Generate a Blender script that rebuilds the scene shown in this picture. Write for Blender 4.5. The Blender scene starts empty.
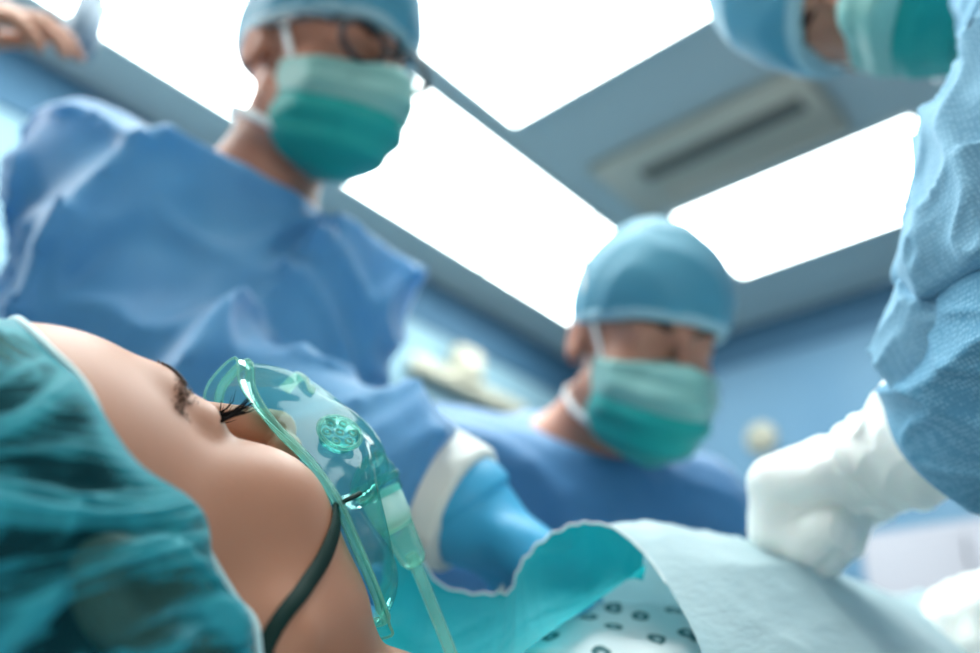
import bpy, math, random
import numpy as np
from mathutils import Vector, Matrix

# ------------------------------------------------------------------ camera, light, exposure
scene = bpy.context.scene
COL = scene.collection
cam_data = bpy.data.cameras.new('camera')
cam = bpy.data.objects.new('camera', cam_data)
COL.objects.link(cam)
scene.camera = cam
cam_data.sensor_width = 36.0
cam_data.lens = 32.03
cam_data.clip_start = 0.02
cam_data.clip_end = 60
CAM_POS = (0.0, 0.0, 1.0)
cam.matrix_world = Matrix((
    (0.66733, -0.36931, -0.64675, CAM_POS[0]),
    (-0.74385, -0.28750, -0.60336, CAM_POS[1]),
    (0.03689, 0.88372, -0.46656, CAM_POS[2]),
    (0, 0, 0, 1)))
cam_data.dof.use_dof = True
cam_data.dof.focus_distance = 0.395
cam_data.dof.aperture_fstop = 3.0

world = bpy.data.worlds.new('world')
scene.world = world
world.use_nodes = True
wb = world.node_tree.nodes['Background']
wb.inputs[0].default_value = (0.50, 0.72, 0.82, 1)
wb.inputs[1].default_value = 0.42

def area_light(name, loc, target, size, power, color):
    d = bpy.data.lights.new(name, 'AREA')
    d.shape = 'RECTANGLE'
    d.size, d.size_y = size
    d.energy = power
    d.color = color
    o = bpy.data.objects.new(name, d)
    COL.objects.link(o)
    o.location = loc
    v = Vector(target) - Vector(loc)
    o.rotation_euler = v.to_track_quat('-Z', 'Y').to_euler()
    return o

# soft fill light added behind the camera, out of view
area_light('added_fill_light', (-1.1, -1.9, 1.7), (0.2, 0.35, 1.1), (1.6, 1.2), 26, (1.0, 0.93, 0.88))

# unseen rear light added to whiten the shoulder of the surgeon in glasses
area_light('added_rear_light', (-.75, 1.75, 2.35), (.28, .75, 1.45), (.35, .35), 22, (1.0, .97, .93))

scene.view_settings.view_transform = 'Standard'
scene.view_settings.look = 'None'
scene.view_settings.gamma = 1
scene.view_settings.use_curve_mapping = False
scene.view_settings.exposure = 0.06

rng = np.random.default_rng(7)
random.seed(5)

# ------------------------------------------------------------------ helpers: objects
def tag(o, label=None, cat=None, group=None, kind=None):
    if label: o['label'] = label
    if cat: o['category'] = cat
    if group: o['group'] = group
    if kind: o['kind'] = kind
    return o

def empty(name, loc, label=None, cat=None, group=None):
    o = bpy.data.objects.new(name, None)
    o.empty_display_size = 0.1
    COL.objects.link(o)
    o.location = loc
    bpy.context.view_layer.update()
    return tag(o, label, cat, group)

def mesh_obj(name, verts, faces, mat, parent=None, smooth=True, normals=None):
    me = bpy.data.meshes.new(name)
    if isinstance(verts, np.ndarray) and isinstance(faces, np.ndarray):
        n, m, k = len(verts), len(faces), faces.shape[1]
        me.vertices.add(n)
        me.vertices.foreach_set('co', verts.astype(np.float32).ravel())
        me.loops.add(m * k)
        me.loops.foreach_set('vertex_index', faces.astype(np.int32).ravel())
        me.polygons.add(m)
        me.polygons.foreach_set('loop_start', np.arange(0, m * k, k, dtype=np.int32))
        me.polygons.foreach_set('loop_total', np.full(m, k, dtype=np.int32))
        me.update(calc_edges=True)
    else:
        me.from_pydata([tuple(v) for v in verts], [], [tuple(int(i) for i in f) for f in faces])
        me.update()
    me.validate()
    if smooth:
        me.polygons.foreach_set('use_smooth', np.ones(len(me.polygons), dtype=bool))
    me.materials.append(mat)
    o = bpy.data.objects.new(name, me)
    COL.objects.link(o)
    if parent is not None:
        o.parent = parent
        o.matrix_parent_inverse = parent.matrix_world.inverted()
    return o

class MB:
    """collects shapes into one mesh"""
    def __init__(self): self.v = []; self.f = []
    def add(self, v, f):
        b = len(self.v)
        self.v += [tuple(map(float, p)) for p in v]
        self.f += [tuple(int(i) + b for i in q) for q in f]
    def box(self, lo, hi, bev=0.0):
        x0, y0, z0 = lo; x1, y1, z1 = hi
        if bev <= 0:
            self.add([(x, y, z) for x in (x0, x1) for y in (y0, y1) for z in (z0, z1)],
                     [(0, 1, 3, 2), (4, 6, 7, 5), (0, 4, 5, 1), (2, 3, 7, 6), (0, 2, 6, 4), (1, 5, 7, 3)])
            return
        # rounded in plan with a chamfer top and bottom
        rings = []
        for z, i in ((z0, bev), (z0 + bev, 0), (z1 - bev, 0), (z1, bev)):
            ring = []
            for cx, cy, a0 in ((x1 - bev, y1 - bev, 0), (x0 + bev, y1 - bev, 90), (x0 + bev, y0 + bev, 180), (x1 - bev, y0 + bev, 270)):
                for k in range(4):
                    a = math.radians(a0 + k * 30)
                    ring.append((cx + (bev - i * .6) * math.cos(a), cy + (bev - i * .6) * math.sin(a), z))
            rings.append(ring)
        n = 16
        v = [p for r in rings for p in r]
        f = [(a * n + k, a * n + (k + 1) % n, (a + 1) * n + (k + 1) % n, (a + 1) * n + k) for a in range(3) for k in range(n)]
        f += [tuple(reversed(range(n))), tuple(range(3 * n, 4 * n))]
        self.add(v, f)
    def tube(self, pts, r, n=10, cap=True, flat=1.0, upv=None):
        pts = [np.array(p, float) for p in pts]
        rr = list(r) if hasattr(r, '__len__') else [r] * len(pts)
        v = []; N = None
        for i, p in enumerate(pts):
            t = pts[min(i + 1, len(pts) - 1)] - pts[max(i - 1, 0)]
            t = t / (np.linalg.norm(t) + 1e-12)
            if upv is not None: N = np.array(upv, float)
            if N is None:
                N = np.array([0, 0, 1.0]) if abs(t[2]) < .9 else np.array([1.0, 0, 0])
            N = N - (N @ t) * t
            N /= np.linalg.norm(N) + 1e-12
            B = np.cross(t, N)
            for k in range(n):
                a = 2 * math.pi * k / n
                v.append(p + rr[i] * (math.cos(a) * N * flat + math.sin(a) * B))
        m = len(pts)
        f = [(i * n + k, i * n + (k + 1) % n, (i + 1) * n + (k + 1) % n, (i + 1) * n + k) for i in range(m - 1) for k in range(n)]
        if cap: f += [tuple(reversed(range(n))), tuple(range((m - 1) * n, m * n))]
        self.add(v, f)
    def build(self, name, mat, parent=None, smooth=True):
        return mesh_obj(name, self.v, self.f, mat, parent, smooth)

def spline(pts, n, closed=False):
    """Catmull-Rom through pts"""
    P = np.array(pts, float); m = len(P); out = []
    segs = m if closed else m - 1
    for k in range(n):
        u = k / (n if closed else n - 1) * segs
        i = min(int(u), segs - 1); t = u - i
        g = (lambda j: P[j % m]) if closed else (lambda j: P[min(max(j, 0), m - 1)])
        a, b, c, d = g(i - 1), g(i), g(i + 1), g(i + 2)
        out.append(.5 * ((2 * b) + (-a + c) * t + (2 * a - 5 * b + 4 * c - d) * t * t + (-a + 3 * b - 3 * c + d) * t ** 3))
    return np.array(out)

def grid_faces(nu, nv, close_u=False):
    f = []
    for i in range(nu if close_u else nu - 1):
        for j in range(nv - 1):
            a = i * nv + j; b = ((i + 1) % nu) * nv + j
            f.append((a, b, b + 1, a + 1))
    return np.array(f)

# ------------------------------------------------------------------ helpers: signed distance shapes
def V(*a): return np.array(a, float)
def smin(a, b, k):
    h = np.clip(.5 + .5 * (b - a) / k, 0, 1)
    return b + (a - b) * h - k * h * (1 - h)
def smax(a, b, k): return -smin(-a, -b, k)
def ell(P, c, r):
    q = P - np.array(c, float); r = np.array(r, float)
    k0 = np.sqrt(((q / r) ** 2).sum(-1)); k1 = np.sqrt(((q / (r * r)) ** 2).sum(-1)) + 1e-9
    return k0 * (k0 - 1) / k1
def sph(P, c, r): return np.sqrt(((P - np.array(c, float)) ** 2).sum(-1)) - r
def cone(P, a, b, ra, rb=None):
    a = np.array(a, float); b = np.array(b, float); rb = ra if rb is None else rb
    ab = b - a
    t = np.clip(((P - a) @ ab) / (ab @ ab), 0, 1)
    return np.sqrt(((P - a - t[..., None] * ab) ** 2).sum(-1)) - (ra + (rb - ra) * t)
def frame_of(t, fwd, up):
    f = np.array(fwd, float); f /= np.linalg.norm(f)
    u = np.array(up, float); u -= (u @ f) * f; u /= np.linalg.norm(u)
    return np.array(t, float), np.stack([np.cross(f, u), f, u], 1)
def to_local(P, fr): return (P - fr[0]) @ fr[1]
def to_world(P, fr): return np.asarray(P, float) @ fr[1].T + fr[0]
def noise(P, s, seed):
    r = np.random.default_rng(seed); out = 0
    for k in range(5):
        d = r.normal(size=3); d /= np.linalg.norm(d)
        e = r.normal(size=3); e /= np.linalg.norm(e)
        out = out + np.sin((P @ d) * s * (1 + .35 * k) + r.uniform(0, 6.3) + 1.6 * np.sin((P @ e) * s * .6 + r.uniform(0, 6.3)))
    return out / 3.0
def folds(P, s, seed, stretch=(1, 1, 1)):
    """ridged creases, 0..1, sharp on the crest"""
    Q = P * np.array(stretch, float)
    n = noise(Q, s, seed)
    return (1 - np.abs(np.clip(n, -1, 1))) ** 3

def surface(fn, lo, hi, h):
    """surface nets of fn over a box, evaluated only near the surface"""
    B = 8
    lo = np.array(lo, float); hi = np.array(hi, float)
    nb = np.ceil((hi - lo) / (h * B)).astype(int)
    N = nb * B + 1
    cc = np.stack(np.meshgrid(*[lo[i] + (np.arange(nb[i]) + .5) * h * B for i in range(3)], indexing='ij'), -1)
    dc = np.concatenate([fn(s) for s in np.array_split(cc.reshape(-1, 3), max(1, cc.size // 600000))]).reshape(nb)
    near = np.abs(dc) < h * B * 1.05 + h
    D = np.repeat(np.repeat(np.repeat(np.where(dc > 0, 1., -1.), B, 0), B, 1), B, 2)
    D = np.pad(D, ((0, 1), (0, 1), (0, 1)), mode='edge').astype(np.float32)
    idx = np.argwhere(near)
    off = np.stack(np.meshgrid(*[np.arange(B + 1)] * 3, indexing='ij'), -1).reshape(-1, 3)
    for ch in np.array_split(idx, max(1, len(idx) // 350)):
        I = (ch[:, None, :] * B + off[None]).reshape(-1, 3)
        D[I[:, 0], I[:, 1], I[:, 2]] = fn(lo + I * h)
    D[0], D[-1] = 1, 1; D[:, 0], D[:, -1] = 1, 1; D[:, :, 0], D[:, :, -1] = 1, 1
    ins = D < 0
    # cells with a sign change
    c = np.zeros(tuple(np.array(D.shape) - 1), np.int8)
    for i in (0, 1):
        for j in (0, 1):
            for k in (0, 1):
                c += ins[i:i + c.shape[0], j:j + c.shape[1], k:k + c.shape[2]]
    act = np.argwhere((c > 0) & (c < 8))
    cid = np.full(c.shape, -1, np.int64); cid[act[:, 0], act[:, 1], act[:, 2]] = np.arange(len(act))
    acc = np.zeros((len(act), 3)); cnt = np.zeros(len(act))
    corners = [(i, j, k) for i in (0, 1) for j in (0, 1) for k in (0, 1)]
    for a in corners:
        for ax in range(3):
            if a[ax]: continue
            b = list(a); b[ax] = 1
            A = act + a; Bq = act + b
            da = D[A[:, 0], A[:, 1], A[:, 2]]; db = D[Bq[:, 0], Bq[:, 1], Bq[:, 2]]
            m = (da < 0) != (db < 0)
            t = np.where(m, da / np.where(m, da - db, 1), 0)
            p = np.array(a, float) + np.zeros((len(act), 3)); p[:, ax] += t
            acc += p * m[:, None]; cnt += m
    verts = lo + (act + acc / cnt[:, None]) * h
    faces = []
    for ax in range(3):
        u, v = [(1, 2), (2, 0), (0, 1)][ax]
        s0 = [slice(None)] * 3; s1 = [slice(None)] * 3
        s0[ax] = slice(0, -1); s1[ax] = slice(1, None)
        ch = ins[tuple(s0)] != ins[tuple(s1)]
        e = np.argwhere(ch)
        e = e[(e[:, u] > 0) & (e[:, v] > 0) & (e[:, u] < c.shape[u]) & (e[:, v] < c.shape[v])]
        q = []
        for du, dv in ((0, 0), (-1, 0), (-1, -1), (0, -1)):
            x = e.copy(); x[:, u] += du; x[:, v] += dv
            q.append(cid[x[:, 0], x[:, 1], x[:, 2]])
        q = np.stack(q, 1)
        fl = ins[e[:, 0], e[:, 1], e[:, 2]]
        q[~fl] = q[~fl][:, ::-1]
        faces.append(q)
    faces = np.concatenate(faces)
    return verts, faces[(faces >= 0).all(1)]

def sdf_obj(name, fn, lo, hi, h, mat, parent=None):
    v, f = surface(fn, lo, hi, h)
    return mesh_obj(name, v, f, mat, parent)

# ------------------------------------------------------------------ materials
def mat(name, color, rough=.6, spec=.5, sub=0, subcol=None, trans=0, emis=None, estr=0, metal=0, sheen=0, alpha=1, ior=1.45, coat=0):
    m = bpy.data.materials.new(name); m.use_nodes = True
    b = m.node_tree.nodes['Principled BSDF']
    b.inputs['Base Color'].default_value = (*color, 1)
    b.inputs['Roughness'].default_value = rough
    b.inputs['Specular IOR Level'].default_value = spec
    b.inputs['Metallic'].default_value = metal
    b.inputs['IOR'].default_value = ior
    b.inputs['Coat Weight'].default_value = coat
    b.inputs['Alpha'].default_value = alpha
    if sub:
        b.inputs['Subsurface Weight'].default_value = sub
        b.inputs['Subsurface Radius'].default_value = (1.0, .35, .2)
        b.inputs['Subsurface Scale'].default_value = .012
    if trans: b.inputs['Transmission Weight'].default_value = trans
    if sheen:
        b.inputs['Sheen Weight'].default_value = sheen
        b.inputs['Sheen Roughness'].default_value = .4
    if emis:
        b.inputs['Emission Color'].default_value = (*emis, 1)
        b.inputs['Emission Strength'].default_value = estr
    return m

class NT:
    """terse node building on a principled material"""
    def __init__(self, m):
        self.t = m.node_tree; self.n = self.t.nodes; self.b = self.n.get('Principled BSDF')
    def new(self, kind, **kw):
        x = self.n.new(kind)
        for k, v in kw.items():
            if k in x.inputs: x.inputs[k].default_value = v
            else: setattr(x, k, v)
        return x
    def link(self, a, b): self.t.links.new(a, b)
    def coords(self, scale=(1, 1, 1), rot=(0, 0, 0)):
        c = self.new('ShaderNodeTexCoord'); mp = self.new('ShaderNodeMapping')
        mp.inputs['Scale'].default_value = scale; mp.inputs['Rotation'].default_value = rot
        self.link(c.outputs['Object'], mp.inputs[0]); return mp.outputs[0]
    def noise(self, vec, scale, detail=3, rough=.5, dist=0):
        x = self.new('ShaderNodeTexNoise'); x.inputs['Scale'].default_value = scale
        x.inputs['Detail'].default_value = detail; x.inputs['Roughness'].default_value = rough
        x.inputs['Distortion'].default_value = dist
        self.link(vec, x.inputs['Vector']); return x.outputs[0]
    def ramp(self, fac, stops):
        r = self.new('ShaderNodeValToRGB')
        el = r.color_ramp.elements
        while len(el) < len(stops): el.new(.5)
        for e, (p, c) in zip(el, stops): e.position = p; e.color = (*c, 1) if len(c) == 3 else c
        self.link(fac, r.inputs[0]); return r.outputs[0]
    def bump(self, h, dist, strength=.5):
        b = self.new('ShaderNodeBump'); b.inputs['Distance'].default_value = dist; b.inputs['Strength'].default_value = strength
        self.link(h, b.inputs['Height']); return b.outputs[0]
    def math(self, op, a, b=None):
        x = self.new('ShaderNodeMath'); x.operation = op
        for i, s in enumerate((a, b)):
            if s is None: continue
            if isinstance(s, (int, float)): x.inputs[i].default_value = s
            else: self.link(s, x.inputs[i])
        return x.outputs[0]

def translucent_mix(m, col, fac):
    """let some of the light through a thin cloth"""
    k = NT(m); out = k.n['Material Output']
    tr = k.new('ShaderNodeBsdfTranslucent'); tr.inputs[0].default_value = (*col, 1)
    mx = k.new('ShaderNodeMixShader'); mx.inputs[0].default_value = fac
    k.link(k.b.outputs[0], mx.inputs[1]); k.link(tr.outputs[0], mx.inputs[2]); k.link(mx.outputs[0], out.inputs[0])
    return m

def cloth(name, c0, c1, scale=6, rough=.55, sheen=.25, weave=900, wb_=.0003, tr=None):
    m = mat(name, c0, rough, .35, sheen=sheen); k = NT(m)
    co = k.coords()
    k.link(k.ramp(k.noise(co, scale, 3), [(.35, c0), (.65, c1)]), k.b.inputs['Base Color'])
    k.link(k.bump(k.noise(co, weave, 2), wb_, .5), k.b.inputs['Normal'])
    if tr: translucent_mix(m, *tr)
    return m

M = {}
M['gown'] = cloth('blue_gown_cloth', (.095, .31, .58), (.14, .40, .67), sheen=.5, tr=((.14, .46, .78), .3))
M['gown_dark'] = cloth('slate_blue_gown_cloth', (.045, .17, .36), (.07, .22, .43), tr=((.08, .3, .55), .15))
M['cuff'] = cloth('white_knit_cuff', (.62, .64, .60), (.72, .74, .70))
M['glove_blue'] = mat('blue_nitrile', (.04, .33, .56), .5, .4, sub=.0)
M['surgeon_cap'] = cloth('teal_blue_cap_cloth', (.08, .30, .42), (.11, .36, .48), tr=((.12, .45, .6), .25))
M['cap_band'] = cloth('pale_band_cloth', (.25, .43, .50), (.31, .49, .55))
M['mask_pale'] = cloth('lit_mint_mask_cloth', (.24, .52, .48), (.30, .58, .54), tr=((.3, .7, .65), .3))  # paler for the pleat and the light on it, both put into the colour
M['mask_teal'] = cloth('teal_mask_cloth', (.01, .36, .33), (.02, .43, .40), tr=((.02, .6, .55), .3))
M['mask_tie'] = cloth('white_tie_cloth', (.7, .73, .70), (.78, .8, .78))
M['hair'] = mat('dark_hair', (.012, .011, .013), .6, .25)
M['glass'] = mat('spectacle_lens', (.9, .92, .92), .05, .5, trans=1.0)
M['frame'] = mat('dark_plastic', (.02, .02, .025), .35)

def skin(name, a, b, lip=None):
    m = mat(name, a, .48, .4, sub=.18); k = NT(m); co = k.coords()
    k.link(k.ramp(k.noise(co, 18, 4), [(.3, a), (.7, b)]), k.b.inputs['Base Color'])
    n1 = k.noise(co, 900, 2)
    k.link(k.bump(n1, .00025, .35), k.b.inputs['Normal'])
    return m
M['skin'] = skin('fair_skin', (.40, .185, .112), (.46, .215, .132))
M['skin_warm'] = skin('warm_skin', (.40, .17, .11), (.46, .21, .14))

m = mat('white_latex', (.90, .91, .86), .45, .45, sub=.1); k = NT(m); co = k.coords()
k.link(k.bump(k.noise(co, 45, 3, .55, .6), .004, .35), k.b.inputs['Normal'])
M['latex'] = m

def knit(name, c0, c1, rot):
    m = mat(name, c0, .7, .2, sheen=.2); k = NT(m); co = k.coords((1, 1, 1), rot)
    w1 = k.new('ShaderNodeTexVoronoi'); w1.inputs['Scale'].default_value = 400; w1.inputs['Randomness'].default_value = .35; k.link(co, w1.inputs['Vector'])
    p = k.math('MULTIPLY', w1.outputs['Distance'], 1.3)
    k.link(k.ramp(p, [(.15, c1), (.75, c0)]), k.b.inputs['Base Color'])
    k.link(k.bump(k.math('MULTIPLY', p, -1.0), .0006, .5), k.b.inputs['Normal'])
    translucent_mix(m, c1, .18)
    return m
M['knit'] = knit('blue_knit_cloth', (.10, .30, .46), (.26, .52, .68), (.3, .5, .6))
M['knit_fine'] = knit('pale_blue_fine_knit', (.20, .42, .58), (.33, .58, .73), (.2, .4, .3))
M['knit_pale'] = cloth('pale_blue_sleeve_cloth', (.24, .47, .66), (.31, .55, .72), tr=((.3, .6, .8), .3))

# ------------------------------------------------------------------ the human figure
def head_sdf(P, closed=True, female=False, ear=True):
    """head in its own frame: x to the person's right, y forward, z to the crown; eye level at z = 0"""
    A = P.copy(); A[..., 0] = np.abs(A[..., 0])
    d = ell(P, (0, -.020, .026), (.073, .092, .084))
    d = smin(d, ell(P, (0, .020, .038), (.050, .054, .050)), .03)            # forehead
    d = smin(d, ell(P, (0, .021, -.038), (.056, .051, .072)), .025)          # mid face
    d = smin(d, ell(A, (.032, .047, -.039), (.030, .031, .032)), .020)       # cheek
    d = smin(d, ell(A, (.033, .028, -.072), (.023, .026, .029)), .022)       # lower cheek
    d = smin(d, cone(A, (.056, .000, -.062), (.016, .038, -.097), .014, .015), .026)   # jaw
    d = smin(d, ell(P, (0, .048, -.098), (.019, .016, .016)), .018)          # chin
    d = smin(d, cone(A, (.006, .077, .023), (.036, .060, .026), .010, .009), .014)     # brow ridge
    d = smax(d, -ell(A, (.033, .098, .008), (.021, .022, .015)), .012)       # socket
    d = smin(d, ell(A, (.032, .0580, .006), (.0165, .0150, .0130)), .008)   # closed lid over the eyeball
    lid = ell(A, (.032, .0580, .006), (.0173, .0160, .0138))
    # the line where the lids meet
    d = np.where(np.abs(lid) < .004, d + .0011 * np.exp(-((A[..., 2] - .0025 + .12 * np.abs(A[..., 0] - .032)) / .0009) ** 2) * (A[..., 0] > .018) * (A[..., 0] < .046), d)
    d = smin(d, cone(P, (0, .087, .006), (0, .113, -.034), .0065, .0100), .010)        # nose
    d = smin(d, ell(A, (.0105, .098, -.040), (.0085, .011, .0085)), .006)
    d = smax(d, -ell(A, (.006, .104, -.0485), (.0035, .006, .004)), .003)
    d = smin(d, ell(P, (0, .068, -.068), (.024, .019, .016)), .012)          # muzzle
    d = smin(d, cone(A, (0, .086, -.064), (.019, .072, -.0675), .0052, .003), .004)    # upper lip
    d = smin(d, cone(A, (0, .082, -.075), (.017, .070, -.0705), .0062, .003), .004)    # lower lip
    if ear:
        e = ell(A, (.073, -.024, -.012), (.010, .018, .031))
        e = smax(e, -ell(A, (.083, -.020, -.010), (.007, .011, .020)), .004)
        d = smin(d, e, .006)
    return d

def face_point(x, z, off=.0):
    """the point of the face at this x and z, found by walking in from the front"""
    x = np.atleast_1d(np.asarray(x, float)); z = np.atleast_1d(np.asarray(z, float))
    y = np.full(x.shape, .16)
    for _ in range(60):
        d = head_sdf(np.stack([x, y, z], -1)) - off
        y = y - d * .7
    p = np.stack([x, y, z], -1)
    return p[0] if len(p) == 1 else p

def hand_sdf(P, fr, side=1, curl=.6, s=1.0, grow=0.0, spread=1.0, thumb_in=.5):
    """hand in its own frame: x across the palm towards the thumb * side, y along the fingers, z out of the back; wrist at the origin"""
    Q = to_local(P, fr) / s
    Q = Q * V(side, 1, 1)
    g = grow / s
    d = ell(Q, (0, .012, 0), (.028 + g, .030 + g, .019 + g))
    d = smin(d, ell(Q, (.002, .055, .001), (.041 + g, .046 + g, .0155 + g)), .015)
    d = smin(d, ell(Q, (.024, .038, -.008), (.017 + g, .030 + g, .015 + g)), .012)
    ln = [(.028, .040, .025, .020), (.009, .045, .028, .022), (-.010, .042, .026, .021), (-.028, .033, .020, .018)]
    for i, (x, a, b, c) in enumerate(ln):
        p = V(x, .090 - .003 * abs(i - 1) ** 1.5, .002); ang = .15 + curl * .9
        sx = (x * .12) * spread
        pts = [p]
        for L_, k in zip((a, b, c), (0, 1.15, .8)):
            if k: ang += curl * k
            p = p + L_ * V(sx, math.cos(ang), -math.sin(ang)); pts.append(p)
        rr = [.0098, .0090, .0080, .0068]
        d = smin(d, cone(Q, V(x * .9, .065, .001), pts[0], .010 + g, .0100 + g), .006)
        for j in range(3):
            d = smin(d, cone(Q, pts[j], pts[j + 1], rr[j] + g, rr[j + 1] + g), .0035)
    b = V(.030, .022, -.004); c1 = V(.052, .050, -.014 - .012 * thumb_in); c2 = V(.056 - .018 * thumb_in, .080, -.024 - .014 * thumb_in); c3 = V(.050 - .028 * thumb_in, .104, -.030 - .014 * thumb_in)
    d = smin(d, cone(Q, b, c1, .0135 + g, .0115 + g), .012)
    d = smin(d, cone(Q, c1, c2, .0110 + g, .0095 + g), .005)
    d = smin(d, cone(Q, c2, c3, .0095 + g, .0080 + g), .004)
    return d * s

def hand_frame(wrist, along, back):
    y = np.array(along, float); y /= np.linalg.norm(y)
    z = np.array(back, float); z -= (z @ y) * y; z /= np.linalg.norm(z)
    return (np.array(wrist, float), np.stack([np.cross(y, z), y, z], 1))

class Person:
    """joints in metres: head frame, neck, chest, pelvis, (shoulder, elbow, wrist) and hand frames per arm, (hip, knee, foot) per leg"""
    def __init__(s, head, neck, chest, pelvis, arms, legs=(), hands=(), k=.95):
        s.head, s.neck, s.chest, s.pelvis, s.arms, s.legs, s.hands, s.k = head, V(*neck), V(*chest), V(*pelvis), arms, legs, hands, k
    def body(s, P):
        Q = to_local(P, s.head)
        d = head_sdf(Q)
        base = to_world((0, -.025, -.055), s.head)
        d = smin(d, cone(P, base, s.neck, .050, .058), .02)
        d = smin(d, cone(P, s.neck - .03 * (s.neck - s.chest) / np.linalg.norm(s.neck - s.chest), s.chest, .060, .115), .05)
        d = smin(d, cone(P, s.chest, s.pelvis, .120, .115), .06)
        for a in s.arms:
            d = smin(d, cone(P, s.neck * .55 + s.chest * .1 + np.array(a[0]) * .35, a[0], .05, .048), .04)
            d = smin(d, cone(P, a[0], a[1], .048, .038), .02)
            d = smin(d, cone(P, a[1], a[2], .037, .025), .012)
        for (fr, side, curl, tin) in s.hands:
            d = smin(d, hand_sdf(P, fr, side, curl, s.k, 0, 1, tin), .010)
        for l in s.legs:
            d = smin(d, cone(P, l[0], l[1], .080, .052), .04)
            d = smin(d, cone(P, l[1], l[2], .050, .034), .015)
            d = smin(d, cone(P, l[2], l[3], .034, .030), .015)
        return d
    def gown(s, P, seed=1, amp=.012, sc=22, fat=0.0, hem=None, sleeve_end=.97, neckcut=.0):
        w = 1.0
        d = cone(P, s.neck * .75 + s.chest * .25, s.chest, .090 + fat, .150 + fat)
        d = smin(d, cone(P, s.chest, s.pelvis, .152 + fat, .165 + fat), .06)
        if hem is not None: d = smin(d, cone(P, s.pelvis, hem, .165 + fat, .21 + fat), .05)
        for a in s.arms:
            a0, a1, a2 = map(np.array, a[:3])
            d = smin(d, cone(P, s.neck * .8 + s.chest * .2, a0, .070 + fat * .5, .068 + fat * .5), .05)
            d = smin(d, cone(P, a0, a1, .070 + fat * .5, .062 + fat * .5), .025)
            e = a1 + (a2 - a1) * sleeve_end
            fore = cone(P, a1, e, .060 + fat * .5, .052)
            d = smin(d, smax(fore, (P - e) @ ((e - a1) / np.linalg.norm(e - a1)), .006), .012)
        for a in s.arms:      # the cloth lies flatter near the wrists
            amp = amp * np.clip(np.sqrt(((P - np.array(a[2])) ** 2).sum(-1)) / .16, .35, 1)
        d = d - amp * folds(P, sc, seed) - amp * .45 * folds(P, sc * 2.3, seed + 50)
        # neck opening
        up = s.neck - s.chest; up = up / np.linalg.norm(up)
        d = smax(smin(d, cone(P, s.chest, s.neck + up * .05, .10, .066), .03), (P - (s.neck + up * (.022 + neckcut))) @ up, .010)
        return d

def bounds(pts, r):
    p = np.array(pts, float); return p.min(0) - r, p.max(0) + r

def cap_sdf(P, fr, puff=.012, tall=.0, seed=3, amp=.003):
    """cloth surgical cap, rim running from above the brows down to the nape"""
    Q = to_local(P, fr)
    d = ell(Q, (0, -.018, .034 + tall * .3), (.078 + puff * .7, .104 + puff, .090 + puff + tall * .7))
    d = smin(d, ell(Q, (0, .020, .055), (.066 + puff * .4, .068, .050 + puff)), .02)
    d = d - amp * folds(Q, 40, seed)
    n = V(0, .24, -1); n /= np.linalg.norm(n)
    return smax(d, (Q - V(0, .09, .032)) @ n, .006)

def band_sdf(P, fr, puff, tall):
    Q = to_local(P, fr)
    d = ell(Q, (0, -.018, .034 + tall * .3), (.0795 + puff * .7, .1055 + puff, .0915 + puff + tall * .7))
    d = smin(d, ell(Q, (0, .020, .055), (.0675 + puff * .4, .0695, .0515 + puff)), .02)
    n = V(0, .24, -1); n /= np.linalg.norm(n)
    h = (Q - V(0, .09, .032)) @ n
    return smax(smax(d, h - .003, .002), -h - .008, .002)

def mask_parts(P):
    """surgical mask in the head frame: a shell drawn over nose, cheeks and chin"""
    d = head_sdf(P, ear=False)
    t = ell(P, (0, .045, -.062), (.058, .088, .066))
    t = smin(t, cone(P, (0, .10, -.008), (0, .128, -.040), .012, .016), .02)
    d = smin(d - .006, t, .02)
    # four sided outline
    A = np.abs(P[..., 0])
    top = P[..., 2] - (-.010 - .22 * A)
    bot = -(P[..., 2]) - .128 + .25 * A
    side = A - .064
    backp = .012 + .2 * np.maximum(0, -P[..., 2] - .05) - P[..., 1]
    c = smax(smax(top, bot, .006), smax(side, backp, .006), .006)
    pleat = .0018 * np.sin((P[..., 2] + .04) * 230) * (P[..., 1] > .04)
    return smax(d + pleat, c, .004), P

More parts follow.
